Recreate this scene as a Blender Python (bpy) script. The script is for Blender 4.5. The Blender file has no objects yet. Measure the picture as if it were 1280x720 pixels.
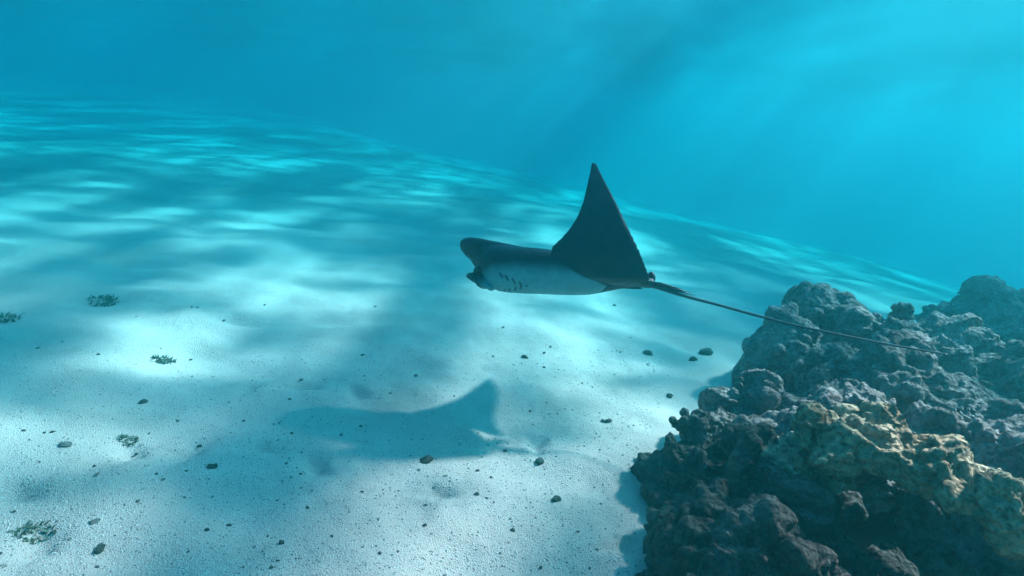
import bpy, bmesh, math, random
import numpy as np
from mathutils import Vector, Matrix
from mathutils.bvhtree import BVHTree

S = bpy.context.scene
C = S.collection
random.seed(7)
RNG = np.random.default_rng(7)

# ------------------------------------------------------------------ camera
CAM_H = 1.30                      # metres above the sand
PITCH, ROLL = math.radians(16.8), math.radians(5.3)
FPX = 763.0                       # focal length in pixels of a 1280 x 720 picture
fwd = Vector((0, math.cos(PITCH), -math.sin(PITCH)))
r0, u0 = Vector((1, 0, 0)), Vector((0, math.sin(PITCH), math.cos(PITCH)))
camX = r0 * math.cos(ROLL) + u0 * math.sin(ROLL)
camY = u0 * math.cos(ROLL) - r0 * math.sin(ROLL)
EYE = Vector((0, 0, CAM_H))
cam_data = bpy.data.cameras.new('camera')
cam_data.sensor_width = 36.0
cam_data.lens = 36.0 * FPX / 1280.0
cam_data.clip_start, cam_data.clip_end = 0.05, 400.0
cam = bpy.data.objects.new('camera', cam_data)
C.objects.link(cam)
cam.matrix_world = Matrix(((camX.x, camY.x, -fwd.x, EYE.x), (camX.y, camY.y, -fwd.y, EYE.y),
                           (camX.z, camY.z, -fwd.z, EYE.z), (0, 0, 0, 1)))
S.camera = cam

def ray_dir(px, py):
    return (fwd + camX * ((px - 640) / FPX) + camY * ((360 - py) / FPX))
def at_depth(px, py, d):          # d = distance along the optical axis
    return EYE + ray_dir(px, py) * d
def at_z(px, py, z=0.0):
    r = ray_dir(px, py)
    return EYE + r * ((z - CAM_H) / r.z)

# ------------------------------------------------------------------ sky and sun
SUN_DIR = (camX * 0.70 + camY * 0.70 + fwd * 0.17).normalized()      # towards the sun
sun_el = math.asin(SUN_DIR.z)
sun_az = math.atan2(SUN_DIR.x, SUN_DIR.y)
W = bpy.data.worlds.new('World')
S.world = W
W.use_nodes = True
nt = W.node_tree
sky = nt.nodes.new('ShaderNodeTexSky')
sky.sky_type = 'NISHITA'
sky.sun_disc = False
sky.sun_elevation = sun_el
sky.sun_rotation = sun_az
sky.ozone_density = 6.0
nt.nodes['Background'].inputs['Strength'].default_value = 0.08
nt.links.new(sky.outputs[0], nt.nodes['Background'].inputs['Color'])
sun_data = bpy.data.lights.new('sun', 'SUN')
sun_data.energy = 5.0
sun_data.angle = math.radians(2.6)   # spread by the waves overhead
sun_data.color = (1.0, 0.20, 0.215)
sun = bpy.data.objects.new('sun', sun_data)
C.objects.link(sun)
sun.location = (0, 0, 30)
sun.rotation_euler = SUN_DIR.to_track_quat('Z', 'Y').to_euler()

S.view_settings.view_transform = 'Standard'
S.view_settings.look = 'None'
S.view_settings.gamma = 1.0
S.view_settings.use_curve_mapping = False
S.view_settings.exposure = 2.5
S.render.engine = 'CYCLES'
cy = S.cycles
cy.use_denoising = True
cy.denoiser = 'OPENIMAGEDENOISE'
cy.max_bounces = 5
cy.diffuse_bounces = 2
cy.glossy_bounces = 1
cy.transmission_bounces = 2
cy.volume_bounces = 1
cy.transparent_max_bounces = 8
cy.sample_clamp_indirect = 4.0

WATER_TOP = 2.4                   # depth of the water over the near sand

# ------------------------------------------------------------------ helpers
def mat(name):
    m = bpy.data.materials.new(name)
    m.use_nodes = True
    return m, m.node_tree, m.node_tree.nodes, m.node_tree.links

def node(nt, typ, **kw):
    n = nt.nodes.new(typ)
    for k, v in kw.items():
        if k in n.inputs:
            n.inputs[k].default_value = v
        else:
            setattr(n, k, v)
    return n

def ramp(nt, src, stops, interp='LINEAR'):
    n = nt.nodes.new('ShaderNodeValToRGB')
    n.color_ramp.interpolation = interp
    e = n.color_ramp.elements
    while len(e) < len(stops):
        e.new(0.5)
    for el, (p, c) in zip(e, stops):
        el.position = p
        el.color = (c, c, c, 1) if isinstance(c, (int, float)) else (*c, 1)
    nt.links.new(src, n.inputs[0])
    return n

def tag(o, label=None, cat=None, group=None, kind=None):
    if label: o['label'] = label
    if cat: o['category'] = cat
    if group: o['group'] = group
    if kind: o['kind'] = kind
    return o

def mesh_obj(name, verts, faces, material, parent=None, smooth=True):
    me = bpy.data.meshes.new(name)
    if isinstance(verts, np.ndarray):
        verts = verts.tolist()
    me.from_pydata(verts, [], faces)
    me.update()
    if smooth:
        me.polygons.foreach_set('use_smooth', [True] * len(me.polygons))
    if material: me.materials.append(material)
    o = bpy.data.objects.new(name, me)
    C.objects.link(o)
    if parent: o.parent = parent
    return o

def empty(name, loc):
    o = bpy.data.objects.new(name, None)
    o.empty_display_size = 0.1
    o.location = loc
    C.objects.link(o)
    return o

# vectorised noise -----------------------------------------------------------
def _hash(i, j, k, seed):
    h = (i.astype(np.uint32) * np.uint32(374761393) + j.astype(np.uint32) * np.uint32(668265263)
         + k.astype(np.uint32) * np.uint32(2147483647 - 5) + np.uint32(seed * 9176 + 11))
    h = (h ^ (h >> np.uint32(13))) * np.uint32(1274126177)
    h = (h ^ (h >> np.uint32(16))) * np.uint32(2246822519)
    h = h ^ (h >> np.uint32(15))
    return h.astype(np.float64) / 4294967295.0

def vnoise(p, scale, seed=0):     # smooth value noise in [-1, 1]
    q = p * scale
    f0 = np.floor(q)
    t = q - f0
    t = t * t * t * (t * (t * 6 - 15) + 10)
    b = f0.astype(np.int64)
    out = 0
    for dx in (0, 1):
        wx = t[:, 0] if dx else 1 - t[:, 0]
        for dy in (0, 1):
            wy = t[:, 1] if dy else 1 - t[:, 1]
            for dz in (0, 1):
                wz = t[:, 2] if dz else 1 - t[:, 2]
                out = out + wx * wy * wz * _hash(b[:, 0] + dx, b[:, 1] + dy, b[:, 2] + dz, seed)
    return out * 2 - 1

def fbm(p, scale, octs=3, seed=0, gain=0.5):
    r, a = 0, 1.0
    for o in range(octs):
        r = r + a * vnoise(p + 3.7 * o, scale * 2 ** o, seed + o)
        a *= gain
    return r

def worley(p, scale, seed=0):     # distance to the nearest cell point
    q = p * scale
    b = np.floor(q).astype(np.int64)
    best = np.full(len(q), 9.0)
    for dx in (-1, 0, 1):
        for dy in (-1, 0, 1):
            for dz in (-1, 0, 1):
                i, j, k = b[:, 0] + dx, b[:, 1] + dy, b[:, 2] + dz
                cx = i + _hash(i, j, k, seed)
                cyy = j + _hash(i, j, k, seed + 31)
                cz = k + _hash(i, j, k, seed + 57)
                d = (q[:, 0] - cx) ** 2 + (q[:, 1] - cyy) ** 2 + (q[:, 2] - cz) ** 2
                np.minimum(best, d, out=best)
    return np.sqrt(best)

# ------------------------------------------------------------------ terrain
DN = np.array([0.82, 0.572])      # beyond this line the sand slopes away
def seabed(x, y):
    p = np.stack([x, y, np.zeros_like(x)], 1)
    d = (x - 3.4) * DN[0] + (y - 7.0) * DN[1] + 0.7 * vnoise(p, 0.35, 3)
    drop = np.log1p(np.exp(np.clip(d * 0.45, -30, 30))) / 0.45
    z = -9.0 * np.tanh(drop * 0.20 / 9.0)
    near = np.exp(-(np.hypot(x, y) / 14) ** 2)
    z = z + 0.05 * vnoise(p, 0.8, 5) * near + 0.022 * vnoise(p * np.array([1, 1.6, 1]), 2.3, 6) * near
    wob = x * 0.25 + 0.35 * vnoise(p, 0.9, 8)
    z = z + 0.012 * np.sin((y + wob) * 2 * math.pi / 0.42) * (0.5 + 0.5 * vnoise(p, 0.7, 9)) * near
    return z

# burrow dimples picked out in the photograph: (pixel, radius m, depth m)
DIMPLES = [((377, 467), .055, .030), ((309, 468), .045, .022), ((161, 551), .050, .024), ((236, 548), .055, .020),
           ((446, 477), .045, .020), ((672, 543), .045, .018), ((394, 575), .045, .022), ((296, 396), .065, .028),
           ((44, 668), .045, .020), ((14, 600), .060, .022), ((120, 378), .07, .025), ((422, 399), .06, .02),
           ((785, 672), .05, .022), ((548, 607), .04, .015), ((330, 550), .05, .02)]
DIM = [(at_z(*p), r, d) for p, r, d in DIMPLES]
def ground_z(x, y):
    x = np.atleast_1d(np.asarray(x, float)); y = np.atleast_1d(np.asarray(y, float))
    z = seabed(x, y)
    for c, r, d in DIM:
        q = np.hypot(x - c.x, y - c.y) / r
        q = q * (1 + 0.3 * np.sin(2 * np.arctan2(y - c.y, x - c.x) + c.x * 9) + 0.15 * np.sin(5 * np.arctan2(y - c.y, x - c.x)))
        z = z - 1.5 * d * np.exp(-q ** 2) + d * 0.12 * np.exp(-((q - 1.7) / 0.6) ** 2)
    # scour at the foot of the reef and hand-sized unevenness
    p = np.stack([x, y, np.zeros_like(x)], 1)
    near = np.exp(-(np.hypot(x, y) / 7) ** 2)
    return z + near * (0.016 * fbm(p, 2.6, 2, 12) + 0.0085 * vnoise(p, 7, 13) + 0.0034 * vnoise(p, 17, 14))
def on_ground(px, py):
    p = at_z(px, py)
    for _ in range(4):
        p = at_z(px, py, float(ground_z(p.x, p.y)[0]))
    return p
# ------------------------------------------------------------------ materials of the setting
def sand_material():
    m, t, N, L = mat('sand')
    b = N['Principled BSDF']
    b.inputs['Roughness'].default_value = 0.95
    b.inputs['Specular IOR Level'].default_value = 0.15
    co = node(t, 'ShaderNodeTexCoord').outputs['Object']
    big = node(t, 'ShaderNodeTexNoise', Scale=1.3, Detail=4.0, Roughness=0.6); L.new(co, big.inputs['Vector'])
    fine = node(t, 'ShaderNodeTexNoise', Scale=140.0, Detail=3.0, Roughness=0.7); L.new(co, fine.inputs['Vector'])
    speck = node(t, 'ShaderNodeTexVoronoi', Scale=75.0); L.new(co, speck.inputs['Vector'])
    grain = node(t, 'ShaderNodeTexVoronoi', Scale=210.0); L.new(co, grain.inputs['Vector'])
    base = ramp(t, big.outputs[0], [(0.3, (0.50, 0.345, 0.29)), (0.7, (0.68, 0.48, 0.41))])
    g = ramp(t, fine.outputs[0], [(0.3, 0.80), (0.7, 1.0)])
    mul = node(t, 'ShaderNodeMix', data_type='RGBA', blend_type='MULTIPLY'); mul.inputs[0].default_value = 1
    L.new(base.outputs[0], mul.inputs[6]); L.new(g.outputs[0], mul.inputs[7])
    # dark grains: a share of the voronoi cells
    sep = node(t, 'ShaderNodeSeparateColor'); L.new(speck.outputs['Color'], sep.inputs[0])
    pick = ramp(t, sep.outputs[0], [(0.90, 0.0), (0.94, 1.0)])
    near = ramp(t, speck.outputs['Distance'], [(0.18, 1.0), (0.34, 0.0)])
    mm = node(t, 'ShaderNodeMath', operation='MULTIPLY'); L.new(pick.outputs[0], mm.inputs[0]); L.new(near.outputs[0], mm.inputs[1])
    m2 = node(t, 'ShaderNodeMath', operation='MULTIPLY'); L.new(mm.outputs[0], m2.inputs[0]); m2.inputs[1].default_value = 0.5
    mix = node(t, 'ShaderNodeMix', data_type='RGBA'); L.new(m2.outputs[0], mix.inputs[0])
    L.new(mul.outputs[2], mix.inputs[6]); mix.inputs[7].default_value = (0.16, 0.14, 0.12, 1)
    L.new(mix.outputs[2], b.inputs['Base Color'])
    bu = node(t, 'ShaderNodeBump', Strength=0.42, Distance=0.011)
    add = node(t, 'ShaderNodeMath', operation='ADD')
    L.new(fine.outputs[0], add.inputs[0]); L.new(grain.outputs['Distance'], add.inputs[1])
    L.new(add.outputs[0], bu.inputs['Height'])
    b2 = node(t, 'ShaderNodeBump', Strength=0.18, Distance=0.03)
    mid = node(t, 'ShaderNodeTexNoise', Scale=22.0, Detail=4.0, Roughness=0.6); L.new(co, mid.inputs['Vector'])
    L.new(mid.outputs[0], b2.inputs['Height']); L.new(bu.outputs[0], b2.inputs['Normal'])
    L.new(b2.outputs[0], b.inputs['Normal'])
    return m
SAND = sand_material()

# ------------------------------------------------------------------ seabed
def axis(lo, hi, c, n, w):
    t = np.linspace(-1, 1, n)
    s = np.sinh(t * w) / math.sinh(w)
    return np.where(s < 0, c + s * (c - lo), c + s * (hi - c))
gx = axis(-80, 80, 0.0, 520, 6.2)
gy = axis(-60, 110, 2.0, 560, 5.6)
GX, GY = np.meshgrid(gx, gy)
GZ = ground_z(GX.ravel(), GY.ravel())
gv = np.stack([GX.ravel(), GY.ravel(), GZ], 1)
nx, ny = len(gx), len(gy)
ii = (np.arange(ny - 1)[:, None] * nx + np.arange(nx - 1)[None, :]).ravel()
gf = np.stack([ii, ii + 1, ii + nx + 1, ii + nx], 1)
sea_floor = mesh_obj('seabed', gv, gf.tolist(), SAND)
tag(sea_floor, 'pale rippled sand seabed sloping away into blue water', 'seabed', kind='structure')

# ------------------------------------------------------------------ the water: body and wavy surface
m, t, N, L = mat('sea_water')
N.remove(N['Principled BSDF'])
vol = node(t, 'ShaderNodeVolumePrincipled')
EXT = np.array([0.44, 0.082, 0.070])          # extinction per metre, red green blue
SCA = np.array([0.006, 0.057, 0.055])         # scattering per metre
DENS = float(EXT.max() * 1.02)
colr = SCA / DENS
absn = (EXT - SCA) / DENS / (1 - colr)        # = 1 - sqrt-mapped absorption colour
vol.inputs['Density'].default_value = DENS
vol.inputs['Color'].default_value = (*colr, 1)
vol.inputs['Absorption Color'].default_value = (*((1 - absn) ** 2), 1)
vol.inputs['Anisotropy'].default_value = 0.76
L.new(vol.outputs[0], N['Material Output'].inputs['Volume'])
BX, BY0, BY1, BZ = 70.0, -50.0, 100.0, -10.5
hv = [(x, y, z) for z in (BZ, WATER_TOP) for y in (BY0, BY1) for x in (-BX, BX)]
hf = [(0, 2, 3, 1), (4, 5, 7, 6), (0, 1, 5, 4), (2, 6, 7, 3), (0, 4, 6, 2), (1, 3, 7, 5)]
haze = mesh_obj('haze', hv, hf, m, smooth=False)
tag(haze, 'clear blue-green sea water filling the whole place', 'water', kind='stuff')

m, t, N, L = mat('water_surface')
N.remove(N['Principled BSDF'])
co = node(t, 'ShaderNodeTexCoord').outputs['Object']
def noise(scale, detail, rough, off, stretch=(1, 1, 1), rot=0.0):
    mp = node(t, 'ShaderNodeMapping'); mp.inputs['Location'].default_value = off
    mp.inputs['Scale'].default_value = stretch; mp.inputs['Rotation'].default_value = (0, 0, rot)
    L.new(co, mp.inputs['Vector'])
    n = node(t, 'ShaderNodeTexNoise', Scale=scale, Detail=detail, Roughness=rough); L.new(mp.outputs[0], n.inputs['Vector'])
    return n.outputs[0]
OX, OY = 28.61, 33.97
CX, CY = 27.82, 36.94
broad_dapple = ramp(t, noise(0.42, 2.0, 0.5, (OX, OY, 0), (1.5, 0.55, 1), 0.3), [(0.38, 0.10), (0.60, 1.0)], 'EASE')  # broad bright and dim light patches put into the sheet's transparency colour
fine_dapple = ramp(t, noise(1.7, 2.5, 0.5, (CX, CY, 0), (0.9, 1.3, 1), 0.2), [(0.38, 0.2), (0.62, 1.0)], 'EASE')  # smaller dapples of light, also put into the transparency colour
p1 = node(t, 'ShaderNodeMath', operation='MULTIPLY'); L.new(broad_dapple.outputs[0], p1.inputs[0]); L.new(fine_dapple.outputs[0], p1.inputs[1])
shaft_streaks = ramp(t, noise(1.3, 1.0, 0.4, (2.0, 4.0, 0), (1.5, 0.22, 1), 0.25), [(0.38, 0.35), (0.62, 1.0)], 'EASE')  # long streaks in the tint that shape the light shafts
p2 = node(t, 'ShaderNodeMath', operation='MULTIPLY'); L.new(p1.outputs[0], p2.inputs[0]); L.new(shaft_streaks.outputs[0], p2.inputs[1])
p3 = node(t, 'ShaderNodeMath', operation='MULTIPLY'); L.new(p2.outputs[0], p3.inputs[0]); p3.inputs[1].default_value = 3.0      # tint brightened to stand in for light focused by waves
tr = node(t, 'ShaderNodeBsdfTransparent'); L.new(p3.outputs[0], tr.inputs['Color'])
gl = node(t, 'ShaderNodeBsdfGlossy', Roughness=0.18); gl.inputs['Color'].default_value = (0.9, 0.9, 0.9, 1)
lw = node(t, 'ShaderNodeLayerWeight', Blend=0.5)
tir = ramp(t, lw.outputs['Facing'], [(0.62, 0.0), (0.74, 1.0)], 'EASE')     # mirror at grazing angles
mx = node(t, 'ShaderNodeMixShader'); L.new(tir.outputs[0], mx.inputs[0]); L.new(tr.outputs[0], mx.inputs[1]); L.new(gl.outputs[0], mx.inputs[2])
L.new(mx.outputs[0], N['Material Output'].inputs['Surface'])
sx = np.linspace(-BX, BX, 141); sy = np.linspace(BY0, BY1, 151)
SX, SY = np.meshgrid(sx, sy)
sp = np.stack([SX.ravel(), SY.ravel(), 0 * SX.ravel()], 1)
sp[:, 2] = WATER_TOP + 0.12 + 0.06 * vnoise(sp, 0.5, 21) + 0.03 * vnoise(sp, 0.9, 22)
nx = len(sx)
ii = (np.arange(len(sy) - 1)[:, None] * nx + np.arange(nx - 1)[None, :]).ravel()
surface = mesh_obj('water_surface', sp, np.stack([ii, ii + nx, ii + nx + 1, ii + 1], 1).tolist(), m)
tag(surface, 'wavy underside of the sea surface overhead', 'water surface', kind='structure')
# ------------------------------------------------------------------ shared shape tools
def ellipsoid(c, r, rot=None, nu=20, nv=12):
    v = []
    for i in range(nv + 1):
        a = math.pi * i / nv
        for j in range(nu):
            b = 2 * math.pi * j / nu
            p = Vector((r[0] * math.sin(a) * math.cos(b), r[1] * math.sin(a) * math.sin(b), r[2] * math.cos(a)))
            if rot: p = rot @ p
            v.append(tuple(p + Vector(c)))
    f = [(i * nu + j, (i + 1) * nu + j, (i + 1) * nu + (j + 1) % nu, i * nu + (j + 1) % nu) for i in range(nv) for j in range(nu)]
    return v, f

def loft(rings):                  # closed rings of equal length, capped at both ends
    n = len(rings[0])
    v = [p for r in rings for p in r]
    f = [(i * n + j, i * n + (j + 1) % n, (i + 1) * n + (j + 1) % n, (i + 1) * n + j) for i in range(len(rings) - 1) for j in range(n)]
    f.append(tuple(range(n))[::-1]); f.append(tuple(range((len(rings) - 1) * n, len(rings) * n)))
    return v, f

def merge(parts):
    V, Fc = [], []
    for v, f in parts:
        o = len(V)
        V += [tuple(p) for p in v]
        Fc += [tuple(i + o for i in q) for q in f]
    return V, Fc

def fuse(parts, voxel, smooth=4, factor=0.5):   # one watertight skin over overlapping closed shapes
    V, Fc = merge(parts)
    o = mesh_obj('fuse', V, Fc, None)
    bm = bmesh.new(); bm.from_mesh(o.data)
    bmesh.ops.remove_doubles(bm, verts=bm.verts, dist=1e-6)
    bmesh.ops.recalc_face_normals(bm, faces=bm.faces)
    bm.to_mesh(o.data); bm.free()
    md = o.modifiers.new('r', 'REMESH'); md.mode = 'VOXEL'; md.voxel_size = voxel
    if smooth:
        ms = o.modifiers.new('s', 'SMOOTH'); ms.iterations = smooth; ms.factor = factor
    dg = bpy.context.evaluated_depsgraph_get()
    me = bpy.data.meshes.new_from_object(o.evaluated_get(dg))
    old = o.data
    bpy.data.objects.remove(o); bpy.data.meshes.remove(old)
    return me

def get_co(me):
    a = np.empty(len(me.vertices) * 3); me.vertices.foreach_get('co', a); return a.reshape(-1, 3)
def get_no(me):
    a = np.empty(len(me.vertices) * 3); me.vertices.foreach_get('normal', a); return a.reshape(-1, 3)
def set_co(me, co):
    me.vertices.foreach_set('co', co.ravel()); me.update()
def set_attr(me, name, val):
    at = me.attributes.new(name, 'FLOAT', 'POINT'); at.data.foreach_set('value', np.asarray(val, np.float32))
def add_mesh(name, me, material, parent=None):
    me.name = name
    me.polygons.foreach_set('use_smooth', [True] * len(me.polygons))
    me.materials.clear(); me.materials.append(material)
    o = bpy.data.objects.new(name, me); C.objects.link(o)
    if parent: o.parent = parent
    return o

def tube(pts, radii, n=10, flat=1.0):
    rings = []
    for i, p in enumerate(pts):
        d = (pts[min(i + 1, len(pts) - 1)] - pts[max(i - 1, 0)]).normalized()
        a = d.cross(Vector((0.13, 0.31, 0.94))).normalized(); b = d.cross(a)
        rings.append([tuple(p + a * (radii[i] * math.cos(2 * math.pi * j / n)) + b * (flat * radii[i] * math.sin(2 * math.pi * j / n))) for j in range(n)])
    return loft(rings)

# ------------------------------------------------------------------ eagle ray
D_TAIL, D_SNOUT = 2.64, 2.80
pt, ps = at_depth(818, 354, D_TAIL), at_depth(578, 312, D_SNOUT)
RX = (ps - pt).normalized()                     # towards the head
toward = (EYE - (ps + pt) / 2)
RV = (toward - RX * toward.dot(RX)).normalized()        # towards the camera side
RU = RV.cross(RX) * -1
if RU.z < 0: RU = -RU
RO = (ps + pt) / 2
ray = empty('eagle_ray', RO)
ray.matrix_world = Matrix(((RX.x, RV.x, RU.x, RO.x), (RX.y, RV.y, RU.y, RO.y), (RX.z, RV.z, RU.z, RO.z), (0, 0, 0, 1)))
tag(ray, 'dark eagle ray with white belly, one wing raised, gliding over the sand', 'ray')
TH = math.radians(28)                           # bank: the belly is turned to the near side
AY = np.array([0, math.cos(TH), math.sin(TH)])  # lateral axis, ray-local
AZ = np.array([0, -math.sin(TH), math.cos(TH)]) # dorsal axis

def loc(px, py, v=0.0):                         # pixel -> ray-local (x, v, u) at lateral offset v
    r = ray_dir(px, py)
    o = RO + RV * v
    k = (o - EYE).dot(RV) / r.dot(RV)
    p = EYE + r * k - RO
    return np.array([p.dot(RX), v, p.dot(RU)])

def section(px, yt, yb, ratio, v=0.0, n=28, sq=1.0):
    a, b = loc(px, yt), loc(px, yb)
    c = (a + b) / 2; c[1] = v
    H = abs(a[2] - b[2]) / 2
    bb = H / math.sqrt((ratio * math.sin(TH)) ** 2 + math.cos(TH) ** 2)
    aa = ratio * bb
    return [tuple(c + AY * aa * math.cos(t) + AZ * bb * math.sin(t)) for t in np.linspace(0, 2 * math.pi, n, endpoint=False)]

TRUNK = [(584, 314, 319, 1.3), (590, 312, 327, 1.4), (598, 309, 338, 1.5), (606, 306, 349, 1.6), (614, 305.5, 359, 1.6), (625, 306, 365, 1.65), (640, 308, 367.5, 1.7), (660, 309, 368.5, 1.7), (680, 311, 369, 1.75), (700, 314, 370, 1.8),
         (720, 319, 370.5, 1.8), (740, 327, 369.5, 1.8), (757, 334, 366, 1.7), (775, 340, 362, 1.6), (795, 346, 359, 1.4), (812, 350, 358, 1.2), (822, 353, 358, 1.0)]
SNOUT = [(575.5, 304, 309, 2.0), (578, 299.5, 315, 2.1), (583, 297.5, 321, 2.2), (590, 297, 326, 2.2), (600, 298, 331, 2.1), (612, 300.5, 334, 2.0), (626, 303, 338, 1.8), (645, 307, 345, 1.6), (665, 311, 352, 1.5)]
parts = [loft([section(*s) for s in TRUNK]), loft([section(*s) for s in SNOUT])]
k = 2.72 / FPX
def blob(px, py, v, r, tilt=0):
    R = Matrix.Rotation(tilt, 3, 'Y')
    return ellipsoid(loc(px, py, v), (r[0] * k, r[1] * k, r[2] * k), R)
# nasal curtain, lower jaw and chin
parts += [blob(601, 337, 0.02, (9, 20, 6), 0.5), blob(594, 347.5, 0.02, (11, 18, 5.5), -0.35), blob(603, 352, 0.015, (11, 19, 8), -0.6),
          blob(590, 345, 0.03, (7.5, 9, 4.5), 0.2), blob(612, 357, 0.01, (8, 14, 5), -0.7)]
# pelvic lobes beside the tail root
parts += [blob(814, 347, 0.03, (5.5, 4, 7.5), 0.2), blob(806, 352, 0.05, (12, 6, 5), 0.1), blob(808, 356, -0.04, (12, 6, 4), 0.1)]
WING = [(204, 739.5, 745), (208, 738.5, 747.5), (214, 737.5, 750), (225, 735, 756), (238, 732, 763), (250, 729, 769.5), (262, 725, 775.5), (274, 719.5, 781), (286, 711.5, 787),
        (298, 701, 793), (308, 690, 798), (318, 687, 802.5), (330, 700, 807), (342, 720, 811.5), (349, 742, 813), (354, 758, 812), (357, 770, 809)]
def wing(path):
    rings = []
    for i, (py, xl, xr) in enumerate(WING):
        a, b, off = path(py, xl, xr)
        nrm = off
        th = 0.0075 + 0.016 * min(1, max(0, (py - 205) / 130)) ** 1.3
        ring = []
        for side in (1, -1):
            for q in np.linspace(0, 1, 14)[: -1]:
                w = q if side == 1 else 1 - q
                thick = th * (math.sin(math.pi * min(1, max(0, w)) ** 0.75)) ** 0.6 if 0 < w < 1 else 0.0
                thick = max(thick, 0.0052)
                ring.append(tuple(a + (b - a) * w + nrm * side * thick))
        rings.append(ring)
    return loft(rings)
def near_path(py, xl, xr):
    v = float(np.interp(py, [205, 225, 250, 286, 318, 349, 354, 357], [0.055, 0.09, 0.118, 0.130, 0.120, 0.085, 0.060, 0.03]))
    return loc(xl, py, v), loc(xr, py, v), np.array([0, 0.97, 0.2])
def far_path(py, xl, xr):
    s = (335 - py) * k
    v, u = -0.09 - s * math.cos(math.radians(8)) * 1.05, -0.035 + s * math.sin(math.radians(8)) + 0.10 * max(0, s) ** 2
    a, b = loc(xl, 330), loc(xr, 330)
    if py > 335: v, u = -0.08, -0.03
    return np.array([a[0], v, u]), np.array([b[0], v, u]), np.array([0, -0.1, 1.0])
parts += [wing(near_path), wing(far_path)]
me = fuse(parts, 0.0026, 22, 0.5)
co = get_co(me)
# colouring by body region, mirrored over the animal's own midline
y = co @ AY; z = co @ AZ
near = np.outer(co[:, 0], [1, 0, 0]) + np.outer(np.abs(y), AY) + np.outer(z, AZ)
Wp = np.array(RO)[None] + near @ np.array([list(RX), list(RV), list(RU)])
rel = Wp - np.array(EYE); dep = rel @ np.array(fwd)
ppx = 640 + FPX * (rel @ np.array(camX)) / dep
ppy = 360 - FPX * (rel @ np.array(camY)) / dep
line1 = np.interp(ppx, [575, 600, 615, 640, 670, 700, 760], [352, 342, 332, 328, 330, 330, 330])
line2 = np.interp(ppx, [600, 680, 690, 720, 765, 800], [200, 306, 316, 338, 359, 368])
wob = 3.0 * fbm(co, 14, 2, 40)
m1 = np.clip((ppy + wob - line1) / 22 + 0.25, 0, 1)
m2 = np.clip((ppy + wob * 0.4 - line2) / 4, 0, 1)
belly = m1 * m2
belly = belly * belly * (3 - 2 * belly)
jaw = np.clip((606 - ppx) / 9, 0, 1)
belly = belly * (1 - 0.9 * jaw)
def seg(ax, ay, bx, by, w):
    dx, dy = bx - ax, by - ay
    t = np.clip(((ppx - ax) * dx + (ppy - ay) * dy) / (dx * dx + dy * dy), 0, 1)
    return np.clip(1.6 - np.hypot(ppx - ax - t * dx, ppy - ay - t * dy) / w, 0, 1)
gill = 0
for gx0, gy0 in ((625.5, 342.5), (633, 346), (641.5, 350), (650, 354), (659, 358.2)):
    gill = np.maximum(gill, seg(gx0 - 0.8, gy0 - 0.8, gx0 + 2.2, gy0 + 4.2, 1.0))
smudge = np.clip(1 - np.hypot((ppx - 652) / 7, (ppy - 331) / 3.5), 0, 1)
co2 = co - get_no(me) * (0.004 * gill)[:, None]
set_co(me, co2)
set_attr(me, 'belly', belly * (1 - 0.85 * gill) * (1 - 0.5 * smudge))

m, t, N, L = mat('ray_skin')
b = N['Principled BSDF']
at = node(t, 'ShaderNodeAttribute', attribute_name='belly')
tco = node(t, 'ShaderNodeTexCoord').outputs['Object']
mott = node(t, 'ShaderNodeTexNoise', Scale=28.0, Detail=4.0, Roughness=0.65); L.new(tco, mott.inputs['Vector'])
dk = ramp(t, mott.outputs[0], [(0.3, (0.008, 0.012, 0.016)), (0.75, (0.026, 0.031, 0.036))])
tinted_wh = ramp(t, mott.outputs[0], [(0.3, (0.10, 0.29, 0.31)), (0.7, (0.15, 0.39, 0.41))])  # white belly, with the teal underwater light put into its colour
mixc = node(t, 'ShaderNodeMix', data_type='RGBA'); L.new(at.outputs['Fac'], mixc.inputs[0])
L.new(dk.outputs[0], mixc.inputs[6]); L.new(tinted_wh.outputs[0], mixc.inputs[7]); L.new(mixc.outputs[2], b.inputs['Base Color'])
b.inputs['Roughness'].default_value = 0.55
b.inputs['Specular IOR Level'].default_value = 0.25
bu = node(t, 'ShaderNodeBump', Strength=0.12, Distance=0.01); L.new(mott.outputs[0], bu.inputs['Height']); L.new(bu.outputs[0], b.inputs['Normal'])
RAY_SKIN = m
add_mesh('body', me, RAY_SKIN, ray)

m, t, N, L = mat('ray_tail')
b = N['Principled BSDF']
nz = node(t, 'ShaderNodeTexNoise', Scale=60.0, Detail=3.0)
dk = ramp(t, nz.outputs[0], [(0.3, (0.014, 0.018, 0.022)), (0.7, (0.035, 0.040, 0.045))]); L.new(dk.outputs[0], b.inputs['Base Color'])
b.inputs['Roughness'].default_value = 0.5
TAIL_MAT = m
inv = ray.matrix_world.inverted()
TAIL = [(798, 354, 2.645), (818, 358, 2.635), (844, 366.5, 2.62), (870, 374, 2.60), (903, 382.5, 2.56), (950, 395.5, 2.50), (1000, 408, 2.42), (1050, 418.5, 2.34), (1100, 428.5, 2.26), (1150, 437.5, 2.18), (1185, 443.5, 2.12)]
pw = [at_depth(*p) for p in TAIL]
pts, rad = [], []
for i in range(len(pw) - 1):                    # Catmull-Rom through the points
    p0, p1, p2, p3 = pw[max(i - 1, 0)], pw[i], pw[i + 1], pw[min(i + 2, len(pw) - 1)]
    for s in range(5):
        q = s / 5
        pts.append(0.5 * ((2 * p1) + (p2 - p0) * q + (2 * p0 - 5 * p1 + 4 * p2 - p3) * q * q + (3 * p1 - p0 - 3 * p2 + p3) * q ** 3))
pts.append(pw[-1])
n = len(pts)
rad = [0.0062 * (1 - i / (n - 1)) ** 9 + 0.0050 * (1 - i / (n - 1)) ** 0.6 + 0.0022 for i in range(n)]
v, f = tube([inv @ p for p in pts], rad, 12)
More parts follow.
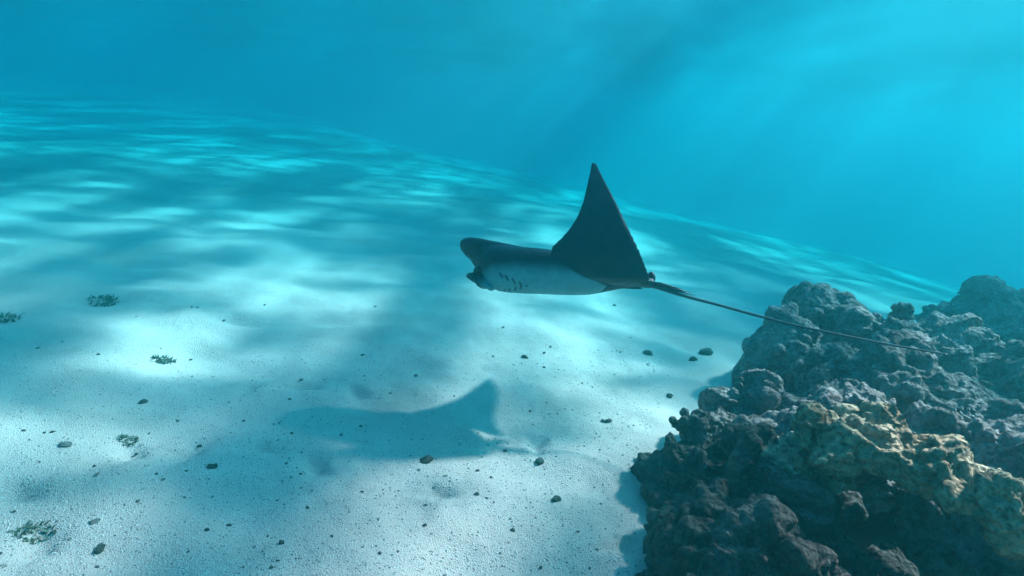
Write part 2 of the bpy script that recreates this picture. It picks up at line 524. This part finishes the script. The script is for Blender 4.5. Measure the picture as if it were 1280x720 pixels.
mesh_obj('tail', v, f, TAIL_MAT, ray)
for (a, bb, w) in (((812, 353), (839.5, 357.3), 0.0052), ((818, 355.5), (848, 360), 0.0055), ((822, 357), (854.5, 362), 0.0052), ((828, 359.5), (864.5, 366), 0.0052), ((832, 362), (869.5, 369.5), 0.0055)):
    q0, q1 = at_depth(a[0], a[1], 2.63), at_depth(bb[0], bb[1], 2.605)
    mid = (q0 + q1) / 2 + Vector((0, 0, 0.004))
    v, f = tube([inv @ q0, inv @ mid, inv @ q1], [w * 1.15, w, 0.0006], 8, 0.8)
    mesh_obj('tail_spine', v, f, TAIL_MAT, ray)
hk = [at_depth(764, 357.5, 2.575), at_depth(759, 359.5, 2.57), at_depth(754.5, 363, 2.57), at_depth(752.5, 365.5, 2.572)]
v, f = tube([inv @ p for p in hk], [0.007, 0.005, 0.0035, 0.0015], 8)
mesh_obj('clasper', v, f, TAIL_MAT, ray)
# ------------------------------------------------------------------ reef
def rock_material(name, lo, mid, hi, pit=1.0):
    m, t, N, L = mat(name)
    b = N['Principled BSDF']
    b.inputs['Roughness'].default_value = 0.9
    b.inputs['Specular IOR Level'].default_value = 0.2
    co = node(t, 'ShaderNodeTexCoord').outputs['Object']
    n1 = node(t, 'ShaderNodeTexNoise', Scale=5.0, Detail=6.0, Roughness=0.65); L.new(co, n1.inputs['Vector'])
    n2 = node(t, 'ShaderNodeTexNoise', Scale=38.0, Detail=5.0, Roughness=0.7); L.new(co, n2.inputs['Vector'])
    vo = node(t, 'ShaderNodeTexVoronoi', Scale=60.0, feature='SMOOTH_F1'); L.new(co, vo.inputs['Vector'])
    base = ramp(t, n1.outputs[0], [(0.30, lo), (0.5, mid), (0.72, hi)])
    sp = ramp(t, n2.outputs[0], [(0.34, 0.28), (0.60, 1.0)])
    mu = node(t, 'ShaderNodeMix', data_type='RGBA', blend_type='MULTIPLY'); mu.inputs[0].default_value = 1
    L.new(base.outputs[0], mu.inputs[6]); L.new(sp.outputs[0], mu.inputs[7])
    L.new(mu.outputs[2], b.inputs['Base Color'])
    ad = node(t, 'ShaderNodeMath', operation='ADD'); L.new(n2.outputs[0], ad.inputs[0])
    vm = node(t, 'ShaderNodeMath', operation='MULTIPLY'); vm.inputs[1].default_value = pit; L.new(vo.outputs['Distance'], vm.inputs[0]); L.new(vm.outputs[0], ad.inputs[1])
    bu = node(t, 'ShaderNodeBump', Strength=1.0, Distance=0.028); L.new(ad.outputs[0], bu.inputs['Height']); L.new(bu.outputs[0], b.inputs['Normal'])
    return m
ROCK_GREY = rock_material('reef_grey', (0.10, 0.072, 0.062), (0.27, 0.20, 0.172), (0.47, 0.35, 0.31))
ROCK_WARM = rock_material('reef_ochre', (0.24, 0.15, 0.08), (0.58, 0.40, 0.24), (0.80, 0.60, 0.40), 1.5)
ROCK_DARK = rock_material('reef_brown', (0.042, 0.032, 0.026), (0.105, 0.082, 0.066), (0.23, 0.18, 0.145))

def lump(px, py, ztop, rx, ry, rz, rot=0.0, tilt=0.0):   # ellipsoid whose top sits at this pixel and height
    c = at_z(px, py, ztop) - Vector((0, 0, rz))
    R = Matrix.Rotation(rot, 3, 'Z') @ Matrix.Rotation(tilt, 3, 'Y')
    return (c, (rx, ry, rz), R)

def knobs(lumps, n, rmin, rmax, rng, up=-0.2):
    out = []
    for i in range(n):
        c, r, R = lumps[rng.integers(len(lumps))]
        while True:
            d = rng.normal(size=3); d /= np.linalg.norm(d)
            if d[2] > up: break
        p = c + R @ Vector((d[0] * r[0], d[1] * r[1], d[2] * r[2])) * 0.96
        s = rng.uniform(rmin, rmax)
        out.append((p, (s * rng.uniform(.8, 1.5), s * rng.uniform(.8, 1.5), s * rng.uniform(.6, 1.0)), Matrix.Rotation(rng.uniform(0, 3), 3, 'Z')))
    return out

def rock(name, lumps, material, parent, seed, voxel=0.0085, kn=(40, .03, .08), big=0.05, mid=0.022, small=0.009, pits=0.012, hole=0.0, loc=None):
    rng = np.random.default_rng(seed)
    al = lumps + knobs(lumps, *kn, rng)
    me = fuse([ellipsoid(c, r, R) for c, r, R in al], voxel, 5, 0.5)
    co, no = get_co(me), get_no(me)
    warp = co + 0.05 * np.stack([vnoise(co, 6, seed + 1), vnoise(co, 6, seed + 2), vnoise(co, 6, seed + 3)], 1)
    d = big * fbm(warp, 3.2, 2, seed) + mid * (2.2 * np.abs(vnoise(warp, 7.5, seed + 4)) - .8) + mid * 0.7 * (2.2 * np.abs(vnoise(warp, 15, seed + 5)) - .8)
    d = d + small * fbm(warp, 34, 3, seed + 6, 0.6)
    if pits:
        w = worley(warp * np.array([1, 1, 1.3]), 22, seed + 7)
        mask = np.clip(0.5 + 1.2 * vnoise(co, 5, seed + 8), 0, 1)
        d = d - pits * np.clip(1 - w / 0.42, 0, 1) ** 0.7 * mask * 2.0
    if hole:
        w2 = worley(warp * np.array([1, 1, 1.5]), 9.5, seed + 17)
        d = d - hole * np.clip(1 - w2 / 0.45, 0, 1) ** 0.8 * np.clip(0.3 + 1.4 * vnoise(co, 3.5, seed + 18), 0, 1)
        d = d + 0.6 * mid * (1 - 2.4 * np.abs(vnoise(warp * np.array([1, 1, 1.8]), 11, seed + 19)))
    co = co + no * d[:, None]
    set_co(me, co)
    if loc is not None:
        set_co(me, co - np.array(loc))
    return add_mesh(name, me, material, parent)

reef_at = Vector((1.35, 2.2, 0.0))
reef = empty('coral_reef', reef_at)
tag(reef, 'big lumpy grey coral reef outcrop rising from the sand under the ray tail', 'reef')
PK = [lump(1026, 356, .50, .17, .19, .34), lump(1000, 395, .40, .20, .22, .34), lump(1060, 376, .45, .16, .18, .34), lump(985, 425, .28, .20, .22, .30), lump(1076, 392, .44, .12, .13, .22)]
rock('coral_head', PK, ROCK_GREY, reef, 11, kn=(26, .03, .07), big=0.05, mid=0.014, pits=0.006, small=0.005, loc=reef_at)
MID = [lump(1003, 447, .36, .13, .13, .30), lump(1038, 438, .38, .10, .10, .26), lump(965, 478, .28, .17, .18, .28), lump(1040, 480, .36, .20, .2, .30), lump(938, 515, .19, .14, .15, .22), lump(932, 535, .15, .10, .12, .18), lump(990, 520, .30, .2, .2, .28)]
rock('coral_head', MID, ROCK_GREY, reef, 12, hole=0.06, kn=(60, .025, .075), big=0.05, mid=0.026, loc=reef_at)
DOME = [lump(1150, 400, .47, .30, .30, .36), lump(1215, 418, .48, .28, .30, .36), lump(1140, 440, .47, .26, .24, .32), lump(1230, 470, .47, .30, .26, .34), lump(1128, 384, .44, .15, .14, .30), lump(1100, 388, .42, .16, .14, .3), lump(1290, 430, .50, .3, .3, .36), lump(1310, 395, .42, .3, .3, .36)]
rock('coral_head', DOME, ROCK_GREY, reef, 13, hole=0.035, kn=(50, .04, .10), big=0.06, mid=0.022, pits=0.008, loc=reef_at)
SHELF = [lump(1100, 498, .42, .24, .18, .24), lump(1180, 510, .43, .24, .2, .24), lump(1260, 530, .44, .26, .22, .26), lump(1060, 510, .38, .2, .18, .26), lump(1330, 560, .44, .25, .25, .25), lump(1240, 560, .40, .22, .14, .22)]
rock('coral_head', SHELF, ROCK_GREY, reef, 14, hole=0.06, kn=(60, .03, .08), big=0.05, mid=0.026, loc=reef_at)
LEDGE = [lump(1050, 530, .44, .13, .10, .07, 0.3, 0.15), lump(1100, 532, .46, .15, .11, .065, -.3, 0.05), lump(1150, 552, .46, .15, .10, .06, -.5), lump(1200, 574, .46, .15, .10, .06, -.6), lump(1255, 600, .46, .15, .10, .065, -.6), lump(1310, 624, .46, .15, .11, .07, -.6), lump(1012, 556, .36, .09, .09, .09)]
rock('reef_ledge', LEDGE, ROCK_WARM, reef, 15, hole=0.03, voxel=0.0065, kn=(46, .02, .05), big=0.02, mid=0.018, small=0.010, pits=0.022, loc=reef_at)
BASE = [lump(850, 575, .10, .16, .22, .22), lump(845, 610, .05, .13, .16, .2), lump(885, 550, .20, .17, .2, .26), lump(900, 600, .22, .18, .2, .28), lump(940, 570, .26, .2, .2, .3), lump(900, 660, .16, .15, .16, .26), lump(960, 640, .24, .2, .18, .30), lump(1000, 600, .27, .2, .16, .30),
        lump(925, 715, .14, .18, .18, .26), lump(1010, 690, .22, .2, .16, .30), lump(1085, 692, .14, .16, .12, .20), lump(1150, 705, .10, .14, .10, .16), lump(1000, 760, .16, .25, .2, .25), lump(1110, 760, .16, .25, .2, .25), lump(1240, 735, .08, .13, .10, .14), lump(1220, 800, .10, .3, .2, .2), lump(1330, 740, .08, .2, .2, .15)]
rock('reef_base', BASE, ROCK_DARK, reef, 16, hole=0.06, kn=(110, .025, .07), big=0.05, mid=0.026, loc=reef_at)
far_at = at_z(1262, 400, .15); far_at.z = 0
FARL = [lump(1245, 372, .36, .34, .3, .40), lump(1290, 366, .38, .40, .3, .42), lump(1215, 388, .26, .25, .25, .3), lump(1340, 380, .36, .4, .4, .4)]
bo = rock('reef_boulder', FARL, ROCK_GREY, None, 17, voxel=0.012, kn=(40, .05, .12), big=0.06, mid=0.03, loc=far_at)
bo.location = far_at
tag(bo, 'smaller bluish coral boulder standing on the sand behind the big reef', 'boulder')
# ------------------------------------------------------------------ living things on the reef
reef_parts = [o for o in C.objects if o.parent == reef]
VV, FF = [], []
for o in reef_parts:
    c = get_co(o.data) + np.array(reef_at)
    base = len(VV)
    VV += c.tolist()
    FF += [tuple(i + base for i in p.vertices) for p in o.data.polygons]
REEF_BVH = BVHTree.FromPolygons(VV, FF)
def on_reef(px, py):
    d = ray_dir(px, py).normalized()
    h, n, i, dist = REEF_BVH.ray_cast(EYE, d)
    if h is None: return on_ground(px, py), Vector((0, 0, 1)), 0
    return h, (n if n.dot(d) < 0 else -n), dist

CORAL = rock_material('stubby_coral', (0.10, 0.08, 0.06), (0.19, 0.15, 0.12), (0.32, 0.26, 0.21), 1.0)
def stubby(px, py, label, size, nb, seed, lift=0.0):
    h, n, d = on_reef(px, py)
    rng = np.random.default_rng(seed)
    base = h - n * 0.005 + Vector((0, 0, size * lift))
    parts = [ellipsoid(Vector((0, 0, 0.0)), (size * .5, size * .5, size * .35))]
    for i in range(nb):
        a, e = rng.uniform(0, 6.28), rng.uniform(0.15, 1.45)
        dr = Vector((math.cos(a) * math.cos(e), math.sin(a) * math.cos(e), math.sin(e)))
        L0 = size * rng.uniform(.55, 1.0)
        for q in (0.35, 0.6, 0.82, 1.0):
            r = size * (.19 - .05 * q) * rng.uniform(.85, 1.2)
            parts.append(ellipsoid(dr * L0 * q + Vector(rng.normal(size=3) * size * .03), (r, r, r), None, 12, 8))
        for kq in range(3):
            r = size * rng.uniform(.07, .12)
            parts.append(ellipsoid(dr * L0 * rng.uniform(.7, 1) + Vector(rng.normal(size=3) * size * .11), (r, r, r), None, 10, 6))
    me = fuse(parts, 0.0045, 2, 0.4)
    co, no = get_co(me), get_no(me)
    set_co(me, co + no * (0.004 * fbm(co, 60, 2, seed))[:, None])
    o = add_mesh('stubby_coral', me, CORAL)
    o.location = base
    return tag(o, label, 'coral')
stubby(866, 550, 'small stubby branching coral clump sticking out at the left foot of the reef', 0.115, 19, 5, 0.15)
stubby(925, 484, 'tiny knobbly coral nub on the shaded flank between reef foot and tall head', 0.05, 8, 8)

SHELL, t, N, L = mat('clam_shell')
b = N['Principled BSDF']; b.inputs['Roughness'].default_value = 0.7
nz = node(t, 'ShaderNodeTexNoise', Scale=45.0, Detail=4.0)
rp = ramp(t, nz.outputs[0], [(0.3, (0.11, 0.09, 0.075)), (0.7, (0.27, 0.23, 0.20))]); L.new(rp.outputs[0], b.inputs['Base Color'])
MANTLE, t, N, L = mat('clam_mantle')
b = N['Principled BSDF']; b.inputs['Roughness'].default_value = 0.45
nz = node(t, 'ShaderNodeTexNoise', Scale=90.0, Detail=3.0)
rp = ramp(t, nz.outputs[0], [(0.35, (0.02, 0.03, 0.05)), (0.65, (0.09, 0.08, 0.06))]); L.new(rp.outputs[0], b.inputs['Base Color'])

def clam(px, py, length, spin, label, folds=5):
    h, n, d = on_reef(px, py)
    up = (n * 0.5 + Vector((0, -0.25, 0.75))).normalized()
    ax = (camX * math.cos(spin) + camY * math.sin(spin)); ax = (ax - up * ax.dot(up)).normalized()
    wd = up.cross(ax)
    root = empty('giant_clam', h - up * length * 0.19)
    root.matrix_world = Matrix(((ax.x, wd.x, up.x, root.location.x), (ax.y, wd.y, up.y, root.location.y), (ax.z, wd.z, up.z, root.location.z), (0, 0, 0, 1)))
    tag(root, label, 'clam')
    nu, nv = 60, 12
    lip = []
    for side in (1, -1):
        V = []
        for th in (0, 1):
            for j in range(nv + 1):
                q = j / nv
                for i in range(nu + 1):
                    s = -1 + 2 * i / nu
                    wave = (2 / math.pi) * math.asin(math.sin(s * folds * math.pi))      # zigzag lip, both valves in step
                    env = max(0.0, 1 - s * s) ** 0.5
                    half = length * (0.05 + 0.16 * math.sin(math.pi * (0.25 + 0.62 * q))) * env * 1.2
                    yy = side * (half + th * length * 0.028) + wave * length * 0.075 * q * q * env
                    zz = length * (-0.12 + 0.42 * q * (0.55 + 0.45 * env))
                    V.append((s * length * 0.5 * (0.75 + 0.25 * q), yy, zz))
        w = nu + 1; blk = w * (nv + 1); F2 = []
        for th in (0, 1):
            for j in range(nv):
                for i in range(nu):
                    a = th * blk + j * w + i
                    F2.append((a, a + 1, a + w + 1, a + w))
        for i in range(nu):
            a = nv * w + i; F2.append((a, a + 1, blk + a + 1, blk + a))
        mesh_obj('shell_valve', V, F2, SHELL, root)
    V, F2 = [], []
    for i in range(nu + 1):
        s = -1 + 2 * i / nu
        wave = (2 / math.pi) * math.asin(math.sin(s * folds * math.pi)); env = max(0.0, 1 - s * s) ** 0.5
        for kq in range(9):
            y0 = (kq / 4 - 1)
            V.append((s * length * 0.47, y0 * length * 0.17 * env + wave * length * 0.06 * env, length * (0.13 + 0.10 * env - 0.05 * (1 - y0 * y0) * env + 0.012 * math.sin(7 * s + 5 * y0))))
    for i in range(nu):
        for kq in range(8):
            a = i * 9 + kq; F2.append((a, a + 1, a + 10, a + 9))
    mesh_obj('mantle', V, F2, MANTLE, root)
clam(1206, 519, 0.135, 0.15, 'giant clam with pale zigzag lips wedged in the reef top behind the ochre ledge')
clam(1022, 643, 0.10, -0.2, 'small giant clam with wavy lips in the shaded rock below the ochre ledge')

CUP = rock_material('cup_coral', (0.40, 0.34, 0.29), (0.60, 0.53, 0.47), (0.78, 0.72, 0.66), 0.6)
def ring(px, py, r, label):
    h, n, d = on_reef(px, py)
    view = (EYE - h).normalized()
    up = (n * 0.35 + view * 0.65).normalized()
    V, F2 = [], []
    prof = [(0.02, .10), (.35, .08), (.68, .14), (.84, .30), (.95, .40), (1.06, .34), (1.12, .12), (1.02, -.25), (.7, -.45)]
    nseg = 40
    for q, z in prof:
        for j in range(nseg):
            a = 2 * math.pi * j / nseg
            w = 1 + 0.05 * math.sin(3 * a + 1) + 0.04 * math.sin(7 * a)
            V.append((q * r * w * math.cos(a), q * r * w * math.sin(a), z * r * 0.5 + 0.02 * r * math.sin(11 * a)))
    for i in range(len(prof) - 1):
        for j in range(nseg):
            F2.append((i * nseg + j, i * nseg + (j + 1) % nseg, (i + 1) * nseg + (j + 1) % nseg, (i + 1) * nseg + j))
    F2.append(tuple(range(nseg))[::-1]); F2.append(tuple(range((len(prof) - 1) * nseg, len(prof) * nseg)))
    o = mesh_obj('cup_coral', V, F2, CUP)
    o.location = h + up * r * 0.35
    o.rotation_euler = up.to_track_quat('Z', 'Y').to_euler()
    return tag(o, label, 'coral')
ring(1097, 622, 0.045, 'round pale-rimmed cup coral in the dark hollow under the ochre ledge')

# ------------------------------------------------------------------ things lying on the sand
def stone_mesh(name, seed, squash, rough=0.35):
    bm = bmesh.new()
    bmesh.ops.create_icosphere(bm, subdivisions=3, radius=1.0)
    co = np.array([v.co[:] for v in bm.verts])
    d = 1 + rough * fbm(co, 1.1, 3, seed)
    for v, k2 in zip(bm.verts, d):
        v.co = Vector((v.co.x * k2, v.co.y * k2 * 0.8, v.co.z * k2 * squash))
    me = bpy.data.meshes.new(name); bm.to_mesh(me); bm.free()
    me.polygons.foreach_set('use_smooth', [True] * len(me.polygons))
    return me
STONE_DARK = rock_material('pebble_dark', (0.11, 0.105, 0.09), (0.20, 0.18, 0.15), (0.33, 0.29, 0.24), 0.6)
STONE_PALE = rock_material('pebble_pale', (0.38, 0.33, 0.28), (0.58, 0.52, 0.46), (0.78, 0.72, 0.66), 0.6)
stones_d = [stone_mesh('pebble', 60 + i, 0.5 + 0.08 * i) for i in range(4)]
stones_p = [stone_mesh('pebble', 80 + i, 0.35 + 0.1 * i, 0.45) for i in range(3)]
for q in stones_d: q.materials.append(STONE_DARK)
for q in stones_p: q.materials.append(STONE_PALE)
def drop(name, me, p, s, rz, sink=0.3):
    o = bpy.data.objects.new(name, me); C.objects.link(o)
    z = float(ground_z(p.x, p.y)[0])
    o.location = (p.x, p.y, z + s * (0.5 - sink) * 0.8)
    o.rotation_euler = (random.uniform(-.2, .2), random.uniform(-.2, .2), rz)
    o.scale = (s, s, s)
    return o
NOTE = [((125, 687), .019, 'stone', 'dark wedge-shaped stone on pale sand, the largest loose stone away from the reef', 0),
        ((882, 442), .042, 'stone', 'rounded bluish rock on the sand beside the foot of the tall coral head', 2),
        ((866, 450), .022, 'stone', 'small stone lying against the rounded bluish rock near the tall coral head', 1),
        ((810, 442), .024, 'stone', 'flat greenish-dark stone on bright sand below the ray tail', 3),
        ((656, 447), .018, 'stone', 'lone dark stone on bright sand below the ray belly', 1),
        ((675, 578), .020, 'stone', 'dark round stone on bright sand right of the ray shadow edge', 2),
        ((533, 576), .022, 'stone', 'low dark stone inside the lower edge of the ray shadow', 3),
        ((266, 584), .018, 'stone', 'dark stone on pale sand left of the ray shadow', 0),
        ((179, 503), .015, 'stone', 'dark stone on dim sand left of the burrow dimples', 1),
        ((837, 495), .016, 'stone', 'small greenish stone on bright sand above the stubby coral', 1),
        ((695, 625), .018, 'stone', 'small dark stone on sand between the ray shadow and the reef', 0),
        ((760, 527), .016, 'stone', 'small flat dark stone on bright sand facing the stubby coral', 2)]
for (px, s, nm, lab, k2) in NOTE:
    tag(drop(nm, stones_d[k2], on_ground(*px), s, random.uniform(0, 6)), lab, 'stone')
for (px, s, lab, k2) in (((118, 652), .013, 'bright white shell fragment beside the dark wedge-shaped stone', 0), ((82, 556), .020, 'pale chipped shell with a dark underside on the sand', 1), ((520, 470), .012, 'tiny white shell chip in the ray shadow', 2)):
    tag(drop('shell_fragment', stones_p[k2], on_ground(*px), s, random.uniform(0, 6)), lab, 'shell')

# seaweed tufts
WEED, t, N, L = mat('seaweed')
b = N['Principled BSDF']; b.inputs['Roughness'].default_value = 0.6
nz = node(t, 'ShaderNodeTexNoise', Scale=30.0)
rp = ramp(t, nz.outputs[0], [(0.3, (0.025, 0.04, 0.02)), (0.7, (0.07, 0.09, 0.04))]); L.new(rp.outputs[0], b.inputs['Base Color'])
def tuft(px, r, hgt, nb, label, seed):
    rng = np.random.default_rng(seed); p = on_ground(*px); V, F2 = [], []
    for i in range(nb * 3):
        a = rng.uniform(0, 6.28); rr = r * math.sqrt(rng.uniform()); x, y = rr * math.cos(a), rr * math.sin(a) * .7
        z = float(ground_z(p.x + x, p.y + y)[0]) - p.z - 0.004
        l = hgt * rng.uniform(.5, 1.1); a2 = rng.uniform(0, 6.28); w = rng.uniform(.002, .0045)
        lean = Vector((math.cos(a2), math.sin(a2), 0)) * l * rng.uniform(.3, 1.2); sd = Vector((-math.sin(a2), math.cos(a2), 0)) * w
        base = len(V); b0 = Vector((x, y, z))
        for q, ww in ((0, .6), (.4, 1), (.75, .8), (1, .2)):
            c = b0 + lean * q * q + Vector((0, 0, l * (q - .35 * q * q)))
            V += [tuple(c - sd * ww), tuple(c + sd * ww)]
        for j in range(3): F2.append((base + 2 * j, base + 2 * j + 1, base + 2 * j + 3, base + 2 * j + 2))
    o = mesh_obj('seaweed_tuft', V, F2, WEED); o.location = p
    tag(o, label, 'seaweed')
tuft((129, 375), .085, .034, 46, 'wide dark seaweed tuft on a bright patch of distant sand', 1)
tuft((205, 451), .055, .028, 34, 'dark seaweed tuft on the edge of a sunlit sand patch', 2)
tuft((4, 399), .08, .034, 40, 'dark seaweed clump at the far end of the sand plain beside a wide tuft', 3)
tuft((161, 551), .035, .018, 26, 'flat weed scrap caught in a burrow dimple', 4)
tuft((44, 666), .055, .02, 34, 'low scattered weed scraps on sand near the dark wedge-shaped stone', 5)

# coral rubble: countable scraps, then uncountable grit
n_made = 0
while n_made < 110:
    px, py = random.uniform(-40, 1000), 380 + 360 * random.random() ** 0.8
    p = on_ground(px, py)
    if p.x > 0.45 + 0.35 * max(0, p.y - 1.9): continue
    dark = random.random() < 0.6
    s = random.uniform(.0028, .0058) * (1.0 + 0.2 * p.y) * (1.4 if random.random() < .12 else 1)
    me = random.choice(stones_d if dark else stones_p)
    o = drop('coral_scrap', me, p, s, random.uniform(0, 6), 0.25)
    if dark: tag(o, 'small dark scrap of coral rubble lying loose on the pale sand', 'rubble', 'dark rubble scraps on the sand')
    else: tag(o, 'small whitish scrap of coral rubble lying loose on the sand', 'rubble', 'whitish rubble scraps on the sand')
    n_made += 1
ng = 26000
gpx, gpy = RNG.uniform(-60, 1040, ng), 420 + 340 * RNG.uniform(0, 1, ng) ** 0.75
GP = np.array([at_z(a, c)[:] for a, c in zip(gpx, gpy)])
GP = GP[GP[:, 0] < 0.5 + 0.35 * np.maximum(0, GP[:, 1] - 1.9)]
ng = len(GP); GP[:, 2] = ground_z(GP[:, 0], GP[:, 1])
size = RNG.uniform(.0010, .0026, ng) * (1 + 1.2 * RNG.uniform(0, 1, ng) ** 6) * (0.7 + 0.3 * GP[:, 1])
octa = np.array([(1, 0, 0), (0, 1, 0), (-1, 0, 0), (0, -1, 0), (0, 0, .7), (0, 0, -.7)], float)
ang = RNG.uniform(0, 6.28, ng); ca, sa = np.cos(ang), np.sin(ang)
jit = octa[None] * RNG.uniform(.6, 1.4, (ng, 6, 1)) * size[:, None, None]
P = np.stack([jit[..., 0] * ca[:, None] - jit[..., 1] * sa[:, None], jit[..., 0] * sa[:, None] + jit[..., 1] * ca[:, None], jit[..., 2]], -1) + GP[:, None, :]
tri = np.array([(0, 1, 4), (1, 2, 4), (2, 3, 4), (3, 0, 4), (1, 0, 5), (2, 1, 5), (3, 2, 5), (0, 3, 5)])
Ft = (tri[None] + 6 * np.arange(ng)[:, None, None]).reshape(-1, 3)
GRIT, t, N, L = mat('grit')
b = N['Principled BSDF']; b.inputs['Roughness'].default_value = 0.9
at = node(t, 'ShaderNodeAttribute', attribute_name='tone')
rp = ramp(t, at.outputs['Fac'], [(0.0, (0.12, 0.10, 0.09)), (0.2, (0.28, 0.22, 0.19)), (0.4, (0.50, 0.37, 0.31)), (1.0, (0.62, 0.50, 0.44))]); L.new(rp.outputs[0], b.inputs['Base Color'])
o = mesh_obj('grit', P.reshape(-1, 3), Ft.tolist(), GRIT, smooth=False)
set_attr(o.data, 'tone', np.repeat(RNG.uniform(0, 1, ng), 6))
tag(o, 'coarse coral grit strewn over the pale sand', 'grit', kind='stuff')
